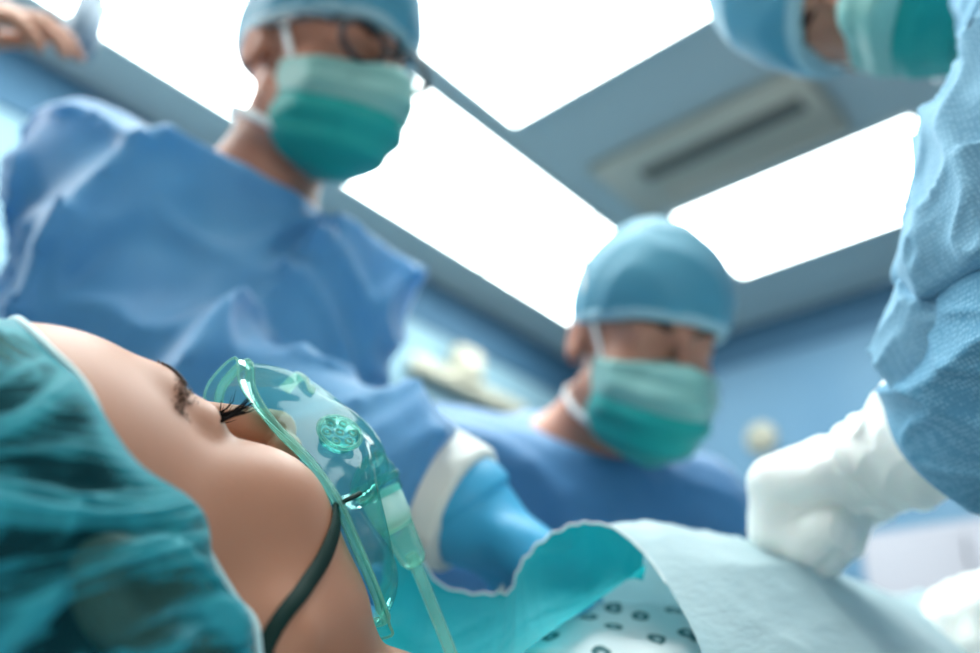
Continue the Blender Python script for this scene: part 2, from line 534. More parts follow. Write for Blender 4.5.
def add_head_dress(root, fr, seed, cap_kind=(.014, .02), glasses=False, h=.004):
    puff, tall = cap_kind
    c = to_world((0, 0, 0), fr)
    lo, hi = c - .19, c + .19
    cap_o = sdf_obj('surgical_cap', lambda P: cap_sdf(P, fr, puff, tall, seed), lo, hi, h, M['surgeon_cap'], root)
    band = sdf_obj('cap_band', lambda P: band_sdf(P, fr, puff, tall), lo, hi, h * .75, M['cap_band'], cap_o)
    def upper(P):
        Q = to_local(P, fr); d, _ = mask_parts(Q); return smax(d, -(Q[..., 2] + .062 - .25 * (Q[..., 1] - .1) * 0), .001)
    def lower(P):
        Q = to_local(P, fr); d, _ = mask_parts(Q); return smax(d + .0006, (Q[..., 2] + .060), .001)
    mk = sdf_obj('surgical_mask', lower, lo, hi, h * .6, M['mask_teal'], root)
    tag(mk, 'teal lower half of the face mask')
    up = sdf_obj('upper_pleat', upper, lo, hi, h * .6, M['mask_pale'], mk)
    tag(up, 'upper pleat of the mask, its lit look coloured paler mint')
    for s in (1, -1):
        tie = MB()
        pts = spline([to_world(p, fr) for p in ((.060 * s, .030, -.026), (.072 * s, .012, .010), (.082 * s, -.015, .045), (.078 * s, -.05, .085))], 14)
        tie.tube(pts, .0045, 8, upv=to_world((1, 0, 0), fr) - to_world((0, 0, 0), fr), flat=.35)
        tie.build('mask_tie', M['mask_tie'], mk)
        tie = MB()
        pts = spline([to_world(p, fr) for p in ((.058 * s, .034, -.096), (.070 * s, .005, -.088), (.066 * s, -.045, -.075), (.03 * s, -.085, -.07))], 14)
        tie.tube(pts, .0045, 8, flat=.35, upv=to_world((1, 0, 0), fr) - to_world((0, 0, 0), fr))
        tie.build('mask_tie', M['mask_tie'], mk)
    if glasses:
        g = MB()
        for s in (1, -1):
            lens = [to_world((.033 * s + .026 * math.cos(a), .100 - .25 * abs(.033 + s * 0 + .0 + .026 * math.cos(a) * s) ** 1.0 * .35, .001 + .018 * math.sin(a)), fr) for a in np.linspace(0, 2 * math.pi, 25)]
            g.tube(lens, .0036, 6)
            g.tube([to_world(p, fr) for p in ((.060 * s, .093, .006), (.078 * s, .06, .008), (.081 * s, -.01, .004))], .0024, 6)
        g.tube([to_world(p, fr) for p in ((-.008, .099, .004), (0, .102, .007), (.008, .099, .004))], .002, 6)
        go = g.build('spectacles', M['frame'], root)
    # brows and hair at the temples
    r = random.Random(seed)
    for s in (1, -1):
        b = MB()
        u = np.linspace(0, 1, 60); x = .012 + .038 * u; z = .020 + .006 * np.sin(u * 2.6) + np.array([r.uniform(-.004, .004) for _ in u])
        for p in face_point(x * s, z): b.tube([to_world(p, fr), to_world(p + V(.008 * s, -.001, .002), fr)], [.0009, .0004], 3)
        b.build('eyebrow', M['hair'], root)

# ------------------------------------------------------------------ the room
WX, WY, CZ = 3.10, 2.20, 2.75
X0, Y0 = -1.6, -2.2
m = mat('ceiling_paint', (.40, .48, .50), .8, .2); M['ceiling'] = m
k = NT(m); k.link(k.bump(k.noise(k.coords(), 60, 3), .002, .2), k.b.inputs['Normal'])
def wall_mat(name, a, b):
    m = mat(name, a, .55, .3); k = NT(m); co = k.coords()
    k.link(k.ramp(k.noise(co, 1.3, 2), [(.3, a), (.7, b)]), k.b.inputs['Base Color'])
    k.link(k.bump(k.noise(co, 80, 3), .001, .2), k.b.inputs['Normal']); return m
M['wall'] = wall_mat('blue_wall_paint', (.09, .20, .31), (.14, .26, .36))
M['wall_pale'] = wall_mat('pale_blue_wall_paint', (.19, .32, .39), (.23, .37, .44))
M['wall_band'] = mat('deep_blue_paint', (.045, .12, .20), .55, .3)
M['floor'] = mat('grey_floor_vinyl', (.30, .36, .38), .4, .4)
k = NT(M['floor']); k.link(k.ramp(k.noise(k.coords(), 30, 4), [(.3, (.27, .33, .35)), (.7, (.34, .40, .42))]), k.b.inputs['Base Color'])

def struct(name, lo, hi, mt):
    b = MB(); b.box(lo, hi); o = b.build(name, mt, None, smooth=False); return tag(o, kind='structure')
struct('floor', (X0, Y0, -.1), (WX, WY, 0), M['floor'])
struct('ceiling', (X0, Y0, CZ), (WX + .1, WY + .1, CZ + .1), M['ceiling'])
struct('wall_left', (X0, WY, 0), (WX, WY + .1, CZ), M['wall_pale'])
struct('wall_right', (WX, Y0, 0), (WX + .1, WY + .1, CZ), M['wall'])
struct('trim_1', (X0, WY - .012, CZ - .20), (WX - .012, WY, CZ), M['wall_band'])
struct('trim_2', (WX - .012, Y0, CZ - .16), (WX, WY - .012, CZ), M['wall_band'])

M['lamp'] = mat('lamp_diffuser', (.95, .97, .97), .5, emis=(.93, 1.0, .98), estr=10.0)
M['lamp_frame'] = mat('lamp_frame_metal', (.62, .66, .66), .4, metal=.2)
def light_panel(lo, hi, label, seams=()):
    x0, y0 = lo; x1, y1 = hi
    r = empty('ceiling_light', ((x0 + x1) / 2, (y0 + y1) / 2, CZ), label, 'ceiling light', 'lit panels set into the ceiling')
    b = MB(); t = .012
    b.box((x0 - t, y0 - t, CZ - .012), (x1 + t, y0, CZ - .0005)); b.box((x0 - t, y1, CZ - .012), (x1 + t, y1 + t, CZ - .0005))
    b.box((x0 - t, y0, CZ - .012), (x0, y1, CZ - .0005)); b.box((x1, y0, CZ - .012), (x1 + t, y1, CZ - .0005))
    b.build('frame', M['lamp_frame'], r, smooth=False)
    b = MB(); b.box((x0, y0, CZ - .008), (x1, y1, CZ - .001)); b.build('diffuser', M['lamp'], r, smooth=False)
light_panel((-.9, 1.435), (2.035, 1.955), 'long lit ceiling panel running along the pale blue wall')
light_panel((2.05, 1.435), (2.62, 1.955), 'short lit ceiling panel in the corner behind the stooping surgeon')
light_panel((-.2, .10), (1.50, 1.335), 'big lit ceiling panel above the surgeon in glasses')
light_panel((2.20, .44), (2.69, 1.22), 'lit ceiling panel beyond the air vent, between the two capped heads')

# ceiling air vent
M['vent'] = mat('warm_grey_metal', (.36, .36, .31), .6); M['dark'] = mat('dark_slot', (.10, .10, .09), .8)
v = empty('ceiling_air_vent', (1.97, .90, CZ), 'grey rectangular air vent with a dark slot in the ceiling', 'air vent')
b = MB(); b.box((1.80, .58, CZ - .03), (2.14, 1.29, CZ - .0005), .02); b.build('cover', M['vent'], v)
b = MB(); b.box((1.895, .64, CZ - .035), (1.955, 1.16, CZ - .0295)); b.build('slot', M['dark'], v, smooth=False)
b = MB()
for i in range(3): b.box((2.0 + i * .04, .64, CZ - .036), (2.008 + i * .04, 1.16, CZ - .0295))
b.build('louvre', M['vent'], v, smooth=False)

# fittings on the walls
M['cream'] = mat('cream_plastic', (.44, .42, .33), .5)
r = empty('wall_rail', (2.26, WY, 2.36), 'cream horizontal rail with a square block on the pale wall', 'wall rail')
b = MB(); b.box((1.90, WY - .07, 2.325), (2.53, WY - .02, 2.385), .012); b.build('rail', M['cream'], r)
b = MB(); b.box((2.11, WY - .09, 2.37), (2.24, WY - .015, 2.50), .012); b.build('block', M['cream'], r)
for x in (1.98, 2.44):
    b = MB(); b.box((x, WY - .03, 2.33), (x + .04, WY, 2.38)); b.build('bracket', M['cream'], r, smooth=False)
r = empty('wall_fitting', (WX, 1.40, 2.25), 'small round cream fitting on the deeper blue wall', 'wall fitting')
b = MB(); b.tube([(WX, 1.40, 2.25), (WX - .02, 1.40, 2.25), (WX - .03, 1.40, 2.25)], [.062, .062, .055], 28); b.build('plate', M['cream'], r)
b = MB(); b.tube([(WX - .028, 1.40, 2.25), (WX - .06, 1.40, 2.25)], [.026, .022], 20); b.build('dial', M['cream'], r)

M['cabinet'] = mat('mauve_grey_enamel', (.30, .30, .34), .5)
r = empty('equipment_cabinet', (2.92, .68, 0), 'mauve grey cabinet standing against the wall behind the white gloves', 'cabinet')
b = MB(); b.box((2.78, .36, .08), (3.07, .98, 1.74), .012); b.box((2.80, .38, 0), (3.05, .96, .08)); b.build('body', M['cabinet'], r)
for y0 in (.372, .674):
    b = MB(); b.box((2.762, y0, .12), (2.779, y0 + .294, 1.70), .006); d_ = b.build('door', M['cabinet'], r)
    yy = y0 + (.27 if y0 < .5 else .024)
    b = MB(); b.tube([(2.762, yy, .95), (2.735, yy, .96), (2.735, yy, 1.10), (2.762, yy, 1.11)], .006, 8); b.build('handle', M['lamp_frame'], d_)

# ------------------------------------------------------------------ operating table and pillow
M['steel'] = mat('brushed_steel', (.5, .52, .53), .35, metal=.9)
M['pad'] = mat('black_table_padding', (.03, .035, .04), .5)
M['pillow'] = cloth('pale_blue_pillowcase', (.40, .55, .62), (.45, .6, .66))
TY = .345
t = empty('operating_table', (.9, TY, 0), 'padded operating table the patient lies on', 'operating table')
b = MB(); b.box((-.02, TY - .25, .86), (1.95, TY + .25, .908), .02); b.build('mattress', M['pad'], t)
b = MB(); b.box((.0, TY - .26, .83), (1.93, TY + .26, .8595), .01); b.build('table_top', M['steel'], t)
b = MB(); b.box((.75, TY - .12, .06), (1.05, TY + .12, .829), .03); b.build('column', M['steel'], t)
b = MB(); b.box((.45, TY - .24, 0), (1.4, TY + .24, .06), .03); b.build('base', M['steel'], t)

HEAD = (V(.14356, .34381, 1.06357), np.array([[-.05428, .44224, -.89525], [-.99252, .07428, .09687], [.10934, .89382, .43490]]))
def pillow(P):
    q = np.abs(P - V(.10, TY, .935)) - V(.115, .20, .012)
    d = np.sqrt((np.maximum(q, 0) ** 2).sum(-1)) + np.minimum(q.max(-1), 0) - .012
    return smax(d - .003 * noise(P, 30, 4), -(ell(to_local(P, HEAD), (0, -.018, .030), (.082, .104, .098))), .01)
tag(sdf_obj('pillow', pillow, (-.06, TY - .25, .90), (.26, TY + .25, 1.0), .005, M['pillow']), 'flat pale blue pillow under the head of the patient', 'pillow')

# ------------------------------------------------------------------ the patient
pat = empty('patient', (.5, TY, .92), 'patient lying face up with eyes closed in a teal bouffant cap and printed gown', 'person')
def patient_body(P):
    d = head_sdf(to_local(P, HEAD))
    nb = V(.335, TY, 1.000)
    d = smin(d, cone(P, to_world((0, -.020, -.060), HEAD), nb, .049, .055), .02)
    ches = ell(P, (.57, TY + .01, 1.000), (.19, .122, .094))
    d = smin(d, ches, .04)
    d = smin(d, ell(P, (.85, TY, .995), (.31, .132, .068)), .05)
    for s in (-1, 1):
        sh = V(.385, TY + s * .165, .985)
        d = smin(d, cone(P, (.37, TY + s * .05, 1.005), sh, .052, .050), .03)
        d = smin(d, cone(P, sh, (.66, TY + s * .195, .965), .046, .036), .02)
        d = smin(d, cone(P, (.66, TY + s * .195, .965), (.87, TY + s * .195, .955), .036, .024), .012)
        d = smin(d, hand_sdf(P, hand_frame((.875, TY + s * .195, .955), (1, 0, 0), (0, 0, 1)), s, .25, .92), .010)
        d = smin(d, cone(P, (1.05, TY + s * .08, .985), (1.42, TY + s * .08, .98), .078, .052), .03)
        d = smin(d, cone(P, (1.42, TY + s * .08, .98), (1.80, TY + s * .08, .955), .050, .032), .02)
        d = smin(d, cone(P, (1.80, TY + s * .08, .95), (1.84, TY + s * .09, 1.08), .032, .022), .015)
    return d

# fine cells over the face, coarser along the hidden body
XS, XK = .33, 3.0
def unwarp(U):
    W = U.copy(); W[..., 0] = np.where(U[..., 0] > XS, XS + (U[..., 0] - XS) * XK, U[..., 0]); return W
bv, bf = surface(lambda U: patient_body(unwarp(U)) / np.where(U[..., 0] > XS - .02, XK, 1.0), (-.02, TY - .29, .90), (XS + (1.92 - XS) / XK, TY + .29, 1.22), .0017)
body = mesh_obj('body', unwarp(bv), bf, M['skin'], pat)

def hw(p): return to_world(p, HEAD)
def on_skin(p, off=.0):
    p = np.array(p, float); one = p.ndim == 1; p = np.atleast_2d(p)
    for _ in range(8):
        e = 1e-4
        d = head_sdf(p) - off
        g = np.stack([head_sdf(p + e * np.eye(3)[i]) - off - d for i in range(3)], -1) / e
        p = p - (d / ((g * g).sum(-1) + 1e-9) * .85)[:, None] * g
    return p[0] if one else p

# closed lashes and brows
M['lash'] = mat('black_lashes', (.005, .004, .004), .9, .05)
M['brow'] = mat('brown_brow_hair', (.060, .030, .018), .6, .2)
r_ = random.Random(11)
for s in (1, -1):
    b = MB()
    for i in range(46):
        u = i / 45; x = .0175 + .029 * u
        z = .0025 - .12 * abs(x - .032)
        p = face_point(x * s, z)
        L = .0115 + .0035 * math.sin(u * math.pi) + .002 * u + r_.uniform(-.0015, .001)
        fan = (u - .40) * .9 + r_.uniform(-.12, .12)
        ev = r_.uniform(-.65, .35); d1 = V(s * fan, .80, -.50 + ev * .5); d1 /= np.linalg.norm(d1); d2 = V(s * (fan * 1.3 + r_.uniform(-.1, .1)), .95, .10 + ev); d2 /= np.linalg.norm(d2)
        q1 = p + d1 * L * .5; q2 = q1 + (d1 + d2) / 2 * L * .3; q3 = q2 + d2 * L * .35
        b.tube([hw(p - d1 * .001), hw(q1), hw(q2), hw(q3)], [.00036, .00030, .00020, .00006], 4)
    b.build('eyelashes', M['lash'], pat)
    b = MB()
    nr = np.random.default_rng(31); n_ = 620
    u = nr.random(n_); wdt = .0074 * (1 - .50 * u) * np.minimum(1, .5 + 3 * u)
    x = .0115 + .041 * u; z = .0210 + .0055 * np.sin(np.minimum(1, u * 1.15) * math.pi * .85) - .006 * np.maximum(0, u - .6) / .4 + nr.normal(size=n_) * wdt * .55
    p = face_point(x * s, z); a = .9 - 1.0 * u + nr.uniform(-.25, .25, n_); L = nr.uniform(.004, .0075, n_)
    q = on_skin(p + np.stack([s * L * np.cos(a), L * 0, L * np.sin(a) * .8], -1), .0008)
    m_ = on_skin((p + q) / 2, .0012); p0 = on_skin(p, -.0003)
    for i in range(n_): b.tube([hw(p0[i]), hw(m_[i]), hw(q[i])], [.00016, .00014, .00005], 3)
    b.build('eyebrow', M['brow'], pat)

# hair under the cap
def hair_sdf(P):
    Q = to_local(P, HEAD)
    d = ell(Q, (0, -.020, .026), (.0755, .0945, .0865)) - .0008 * noise(Q, 160, 9)
    return smax(smax(d, (Q - V(0, .004, .0)) @ V(0, .944, -.33), .004), -(Q[..., 2] + .075), .004)
c = hw((0, 0, 0))
sdf_obj('hair', hair_sdf, c - .16, c + .16, .0035, M['hair'], pat)

# bouffant cap: a loose crumpled cloth gathered by an elastic rim
RIM = [V(0.0391, 0.0442, 0.0772), V(0.0537, 0.0339, 0.0661), V(0.0627, 0.0264, 0.0508), V(0.0686, 0.0151, 0.0352), V(0.0701, 0.0076, 0.0195), V(0.0677, 0.0062, 0.0037), V(0.0633, 0.0079, -0.0144), V(0.0602, 0.0016, -0.0362), V(0.0656, -0.0074, -0.0508)]
def cap_mesh():
    O = V(0, -.018, .022)
    pts = [np.array(p) for p in RIM] + [V(.060, -.045, -.075), V(.035, -.075, -.082)]
    half = [V(0, .059, .083)] + [p for p in pts if p[0] > .01] + [V(0, -.088, -.080)]
    full = half + [p * V(-1, 1, 1) for p in half[-2:0:-1]]
    NS, NTT = 620, 190
    R = spline(full, NS, closed=True)
    dr = R - O; rad = np.linalg.norm(dr, axis=1); dr /= rad[:, None]
    pole = V(0, -.70, .55); pole /= np.linalg.norm(pole)
    tt = np.linspace(0, 1, NTT)
    s = np.arange(NS) / NS
    om = np.arccos(np.clip(dr @ pole, -1, 1))
    G = []
    for t in tt:
        tq = max(t, -.03)
        D = (np.sin((1 - tq) * om)[:, None] * dr + np.sin(tq * om)[:, None] * pole) / np.sin(om)[:, None]
        G.append(D)
    D = np.stack(G, 1)                                   # NS, NT, 3
    r = np.full(D.shape[:2], .17)
    for _ in range(50):
        P = O + D * r[..., None]
        d = np.minimum(head_sdf(P, ear=True), ell(P, (0, -.020, .026), (.0765, .0955, .0875)))
        r = r - d * .8
    S, T = np.meshgrid(s * 2 * math.pi, tt, indexing='ij')
    P0z = (O + D * r[..., None])[..., 2]
    ramp = (1 - np.exp(-np.clip(T, 0, 1) / .20)) * np.clip(1.0 - (P0z - .02) / .055, .12, 1)
    P0 = O + D * r[..., None]
    w = 1.2 * np.sin(S * 3 + 7 * T) + .7 * np.sin(S * 7 - 6 * T + 1) + 2.5 * T * np.sin(S * 2 + 1.3)
    f1 = (1 - np.abs(np.sin(S * 7 + w * 1.1))) ** 2
    f2 = (1 - np.abs(np.sin(S * 15 + w * 1.9 + 2 + 4 * T))) ** 2
    f3 = (1 - np.abs(np.sin(S * 24 + 5 * np.sin(S * 5 + 9 * T) + 3.5 * np.sin(11 * T + S * 3)))) ** 3
    n1 = folds(P0, 34, 21, (1, 1, 1)); n2 = folds(P0, 75, 22)
    disp = .0012 + ramp * (.004 + .0085 * f1 + .0050 * f2 * (1 - T * .6) + .0050 * n1 + .0016 * n2 + .0030 * f3) 
    # the cloth stands off in one soft puff over the ear
    bump = np.exp(-(((P0 - V(.074, .012, .000)) ** 2).sum(-1)) / .016 ** 2) * .009
    disp = disp + bump
    Pn = O + D * (r + disp)[..., None]
    v = hw(Pn.reshape(-1, 3))
    f = grid_faces(NS, NTT, close_u=True)
    gather = np.clip(.60 * f1 + .42 * n1 + .35 * f2 + .22 * f3 + .08 * n2 + .8 * np.exp(-T / .04) - .12, 0, 1)
    return v, f, R, gather
capv, capf, RR, gather = cap_mesh()
m = mat('teal_bouffant_cloth', (.02, .33, .40), .6, .3, sheen=.2); k = NT(m); co = k.coords()
k.link(k.ramp(k.noise(co, 40, 4, .6, .8), [(.3, (.018, .29, .37)), (.7, (.05, .46, .54))]), k.b.inputs['Base Color'])
k.link(k.bump(k.noise(co, 900, 2), .0004, .6), k.b.inputs['Normal'])
# single layers of the thin cloth let the hair show, doubled layers hide it
tb = k.new('ShaderNodeBsdfTransparent'); tb.inputs[0].default_value = (.30, .58, .64, 1)
tl = k.new('ShaderNodeBsdfTranslucent'); tl.inputs[0].default_value = (.03, .45, .52, 1)
mx = k.new('ShaderNodeMixShader'); mx.inputs[0].default_value = .25
k.link(k.b.outputs[0], mx.inputs[1]); k.link(tl.outputs[0], mx.inputs[2])
mx2 = k.new('ShaderNodeMixShader')
# gathered cloth lies in many layers and is dense, flat cloth is one thin layer
at_ = k.new('ShaderNodeAttribute'); at_.attribute_name = 'gather'
k.link(k.ramp(k.math('ADD', at_.outputs['Fac'], k.math('MULTIPLY', k.math('SUBTRACT', k.noise(k.coords(), 42, 2, .5, .5), .5), .75)), [(.22, (.90,) * 3), (.70, (.05,) * 3)]), mx2.inputs[0])
k.link(mx.outputs[0], mx2.inputs[1]); k.link(tb.outputs[0], mx2.inputs[2]); k.link(mx2.outputs[0], k.n['Material Output'].inputs[0])
M['bouffant'] = m
cap_o = mesh_obj('bouffant_cap', capv, capf, m, pat)
at = cap_o.data.attributes.new('gather', 'FLOAT', 'POINT'); at.data.foreach_set('value', gather.astype(np.float32).ravel())
b = MB()
rimp = list(on_skin(RR[::4], .0012))
b.tube([hw(p) for p in rimp + rimp[:2]], .0015, 6)
M['elastic'] = cloth('pale_elastic', (.50, .72, .74), (.56, .76, .78))
b.build('elastic_rim', M['elastic'], cap_o)

# printed hospital gown
m = mat('printed_gown_cotton', (.62, .68, .70), .7, .2); k = NT(m)
vo = k.new('ShaderNodeTexVoronoi', voronoi_dimensions='2D'); vo.inputs['Scale'].default_value = 40; vo.inputs['Randomness'].default_value = .55
k.link(k.coords(), vo.inputs['Vector'])
nz = k.math('ADD', vo.outputs['Distance'], k.math('MULTIPLY', k.math('SUBTRACT', k.noise(k.coords(), 260, 2), .5), .16))
k.link(k.ramp(nz, [(.05, (.45, .58, .62)), (.11, (.04, .12, .13)), (.20, (.05, .15, .16)), (.25, (.62, .70, .72))]), k.b.inputs['Base Color'])
k.link(k.bump(k.noise(k.coords(), 1200, 2), .0003, .4), k.b.inputs['Normal'])
M['print'] = m
def pgown(P):
    d = ell(P, (.57, TY + .01, 1.000), (.20, .135, .112)) - .003
    d = smin(d, ell(P, (.85, TY, .995), (.33, .150, .082)), .05)
    for s in (-1, 1):
        d = smin(d, cone(P, (.40, TY + s * .10, 1.0), (.395, TY + s * .165, .987), .060, .060), .03)
        d = smin(d, cone(P, (.395, TY + s * .165, .987), (.60, TY + s * .195, .968), .060, .056), .03)
    d = d - .005 * folds(P, 26, 31) - .002 * folds(P, 60, 32)
    d = smax(d, -(P[..., 0] - .335 - 1.2 * (np.abs(P[..., 1] - TY) - .07)), .01)
    return smax(d, -(cone(P, (.20, TY, 1.0), (.37, TY, 1.02), .062, .062)), .006)
sdf_obj('hospital_gown', pgown, (.30, TY - .27, .905), (1.2, TY + .27, 1.13), .0045, M['print'], pat)

# ------------------------------------------------------------------ the surgical drape
M['drape'] = cloth('pale_blue_drape_cloth', (.44, .60, .64), (.54, .69, .72), 9, .7, .3, 700, .0004, ((.35, .65, .70), .25))
M['backlit'] = cloth('teal_backlit_drape', (.01, .36, .43), (.02, .44, .50), 9, .6, .2, 700, .0004, ((.01, .62, .68), .5))  # teal of light coming through the sheet, put into the colour
RIMD = [(0.3863, 0.4470, 1.1832), (0.3913, 0.4428, 1.1709), (0.3977, 0.4352, 1.1504), (0.4023, 0.4262, 1.1301), (0.4076, 0.4152, 1.1156), (0.4153, 0.3952, 1.1092), (0.4218, 0.3787, 1.1086), (0.4259, 0.3698, 1.1102), (0.4258, 0.3642, 1.1220), (0.4278, 0.3546, 1.1337),
        (0.4325, 0.3422, 1.1432), (0.4391, 0.3290, 1.1490), (0.4436, 0.3175, 1.1489), (0.4466, 0.3046, 1.1445), (0.4493, 0.2908, 1.1327), (0.4494, 0.2777, 1.1174), (0.4462, 0.2614, 1.0937), (0.4435, 0.2492, 1.0703), (0.4436, 0.2444, 1.0443)]
def drape_mesh():
    N = 220
    R = spline(RIMD, N)
    sw = np.linspace(0, 1, N)
    wob = .0012 * np.sin(sw * 150) * np.exp(-((sw - .45) / .2) ** 2)
    R = R + np.stack([wob * 0, wob * 0, wob], 1)
    foot = np.array([(.455, .17, .985), (.46, .085, .915)])
    # outer sheet: starts past the low point of the rim, so it runs away towards the feet
    i0 = int(N * .33)
    O = np.concatenate([np.array([(.47, .60, .93), (.455, .50, 1.03)]), R[i0:], foot])
    O = spline(O, 200)
    X = np.concatenate([np.linspace(0, .3, 90), np.linspace(.31, 1.0, 80)])
    u = np.linspace(0, 1, 200)
    # body profile further down: a broad mound
    yy = TY + .30 - .58 * u; ridge = TY - .015
    zz = .925 + .245 * np.exp(-np.abs((yy - ridge) / .195) ** 2.8)
    G = []
    for x in X:
        L = 1.52 * x
        a = 1 - math.exp(-(L / .16) ** 1.3)
        y = O[:, 1] * (1 - a) + yy * a; z = O[:, 2] * (1 - a) + zz * a
        sm = min(1, max(0, (L - .30) / .60)); legs = .055 * sm * sm * (3 - 2 * sm)
        G.append(np.stack([O[:, 0] + L, y, z + legs * a * np.clip((zz - .925) / .2, 0, 1)], 1))
    G = np.stack(G, 1)
    P = G.reshape(-1, 3)
    am = np.clip(np.repeat(X[None], 200, 0).ravel() / .04, 0, 1)
    fz = .010 * folds(P, 16, 41, (.45, 1, 1)) + .004 * folds(P, 40, 42, (.35, 1, 1)) + .0012 * folds(P, 110, 43, (.5, 1, 1))
    P = P + np.stack([fz * 0, -fz * .5 * am, fz * am], 1)
    return R, P, grid_faces(200, len(X))
for q_ in ('drape', 'backlit'):      # fine crepe lines in the cloth
    k = NT(M[q_]); fine = k.bump(k.noise(k.coords((25, 260, 260)), 1.0, 3, .6, .3), .0014, .8)
    k.link(fine, k.b.inputs['Normal'])
DR, dv, df = drape_mesh()
drape = mesh_obj('surgical_drape', dv, df, M['drape'])
tag(drape, 'pale blue drape sheet arched over the chest of the patient with its backlit inside coloured teal', 'surgical drape')
LOW = [(0.3355, 0.3981, 1.0704), (0.3225, 0.3756, 1.0423), (0.3238, 0.3511, 1.0188), (0.3409, 0.3340, 1.0278), (0.3523, 0.3118, 1.0514), (0.3870, 0.3108, 1.0733), (0.4335, 0.3143, 1.0966), (0.4438, 0.2982, 1.1094), (0.4490, 0.2842, 1.1204)]
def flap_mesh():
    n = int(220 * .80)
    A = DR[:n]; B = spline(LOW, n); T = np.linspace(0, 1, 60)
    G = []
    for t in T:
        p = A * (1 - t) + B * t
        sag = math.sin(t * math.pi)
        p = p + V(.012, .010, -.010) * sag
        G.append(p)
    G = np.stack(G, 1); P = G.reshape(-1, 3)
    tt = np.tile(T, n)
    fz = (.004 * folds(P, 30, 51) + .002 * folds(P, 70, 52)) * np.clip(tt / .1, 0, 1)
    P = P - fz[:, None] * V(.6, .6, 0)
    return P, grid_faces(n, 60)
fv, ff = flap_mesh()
tag(mesh_obj('drape_inner_flap', fv, ff, M['backlit'], drape), 'inner flap of the drape inside the arch, coloured teal as if backlit')
b = MB(); b.tube(DR[:int(220 * .86)], .0007, 5)
M['hem'] = cloth('white_hem', (.75, .85, .86), (.8, .88, .9)); b.build('hem', M['hem'], drape)

# ------------------------------------------------------------------ the oxygen mask
def clear_plastic(name, tint, edge, gloss=.06, body=.10, solid=(.15, .62, .50), rough=.08, refl=.16):
    m = bpy.data.materials.new(name); m.use_nodes = True
    t = m.node_tree; n = t.nodes; n.clear(); L_ = t.links.new
    out = n.new('ShaderNodeOutputMaterial')
    tr = n.new('ShaderNodeBsdfTransparent'); gl = n.new('ShaderNodeBsdfGlossy'); df = n.new('ShaderNodeBsdfTranslucent'); dd = n.new('ShaderNodeBsdfDiffuse')
    lw = n.new('ShaderNodeLayerWeight'); lw.inputs[0].default_value = .35
    cr = n.new('ShaderNodeValToRGB'); L_(lw.outputs['Facing'], cr.inputs[0])
    cr.color_ramp.elements[0].position = .25; cr.color_ramp.elements[0].color = (*tint, 1)
    cr.color_ramp.elements[1].position = .98; cr.color_ramp.elements[1].color = (*edge, 1)
    L_(cr.outputs[0], tr.inputs[0])
    gl.inputs['Roughness'].default_value = rough; gl.inputs[0].default_value = (.95, 1, .98, 1)
    df.inputs[0].default_value = (*solid, 1); dd.inputs[0].default_value = (*solid, 1)
    mx0 = n.new('ShaderNodeMixShader'); mx0.inputs[0].default_value = .5; L_(df.outputs[0], mx0.inputs[1]); L_(dd.outputs[0], mx0.inputs[2])
    mx1 = n.new('ShaderNodeMixShader'); mx1.inputs[0].default_value = body; L_(tr.outputs[0], mx1.inputs[1]); L_(mx0.outputs[0], mx1.inputs[2])
    fr = n.new('ShaderNodeFresnel'); fr.inputs[0].default_value = 1.5
    ad = n.new('ShaderNodeMath'); ad.operation = 'MULTIPLY_ADD'; ad.inputs[1].default_value = refl; ad.inputs[2].default_value = gloss * .1; L_(fr.outputs[0], ad.inputs[0])
    mx2 = n.new('ShaderNodeMixShader'); L_(ad.outputs[0], mx2.inputs[0]); L_(mx1.outputs[0], mx2.inputs[1]); L_(gl.outputs[0], mx2.inputs[2])
    nz = n.new('ShaderNodeTexNoise'); nz.inputs['Scale'].default_value = 45; nz.inputs['Detail'].default_value = 1
    tc = n.new('ShaderNodeTexCoord'); L_(tc.outputs['Object'], nz.inputs[0])
    bp = n.new('ShaderNodeBump'); bp.inputs['Distance'].default_value = .004; bp.inputs['Strength'].default_value = .35; L_(nz.outputs[0], bp.inputs['Height']); L_(bp.outputs[0], gl.inputs['Normal'])
    L_(mx2.outputs[0], out.inputs[0])
    return m
M['pvc'] = clear_plastic('green_tinted_clear_plastic', (.72, .94, .925), (.20, .66, .63), body=.11, solid=(.18, .60, .56), refl=.24)
M['pvc_edge'] = clear_plastic('thick_green_plastic_edge', (.74, .94, .89), (.26, .66, .58), body=.26, solid=(.36, .68, .60), rough=.3, refl=.12)
M['pvc_white'] = clear_plastic('milky_plastic', (.75, .93, .88), (.5, .85, .78), body=.55, solid=(.75, .9, .86))
M['clip'] = mat('aluminium_nose_clip', (.75, .78, .76), .3, metal=.7)
M['strap'] = mat('dark_green_elastic', (.008, .030, .025), .7, .2)

SEAL_R = [(0.0000, 0.1320, -0.0030), (0.0070, 0.1170, -0.0100), (0.0120, 0.1080, -0.0190), (0.0200, 0.0990, -0.0300), (0.0320, 0.0890, -0.0410), (0.0430, 0.0780, -0.0500), (0.0530, 0.0660, -0.0590), (0.0540, 0.0590, -0.0690), (0.0500, 0.0550, -0.0820), (0.0400, 0.0550, -0.0980), (0.0240, 0.0600, -0.1140), (0.0000, 0.0700, -0.1310)]
SR = np.array(SEAL_R); SR[0, 0] = 0; SR[-1, 0] = 0
SL = SR[1:-1][::-1] * V(-1, 1, 1)
SL[-1] += V(-.012, .012, .006); SL[-2] += V(-.014, .014, .010); SL[-3] += V(-.010, .012, .008)
NSEAL = 240
SEAL = spline(np.concatenate([SR, SL]), NSEAL, closed=True)
om_ = empty('oxygen_mask', hw((0, .10, -.06)), 'clear green tinted oxygen mask over the nose and mouth of the patient', 'oxygen mask')
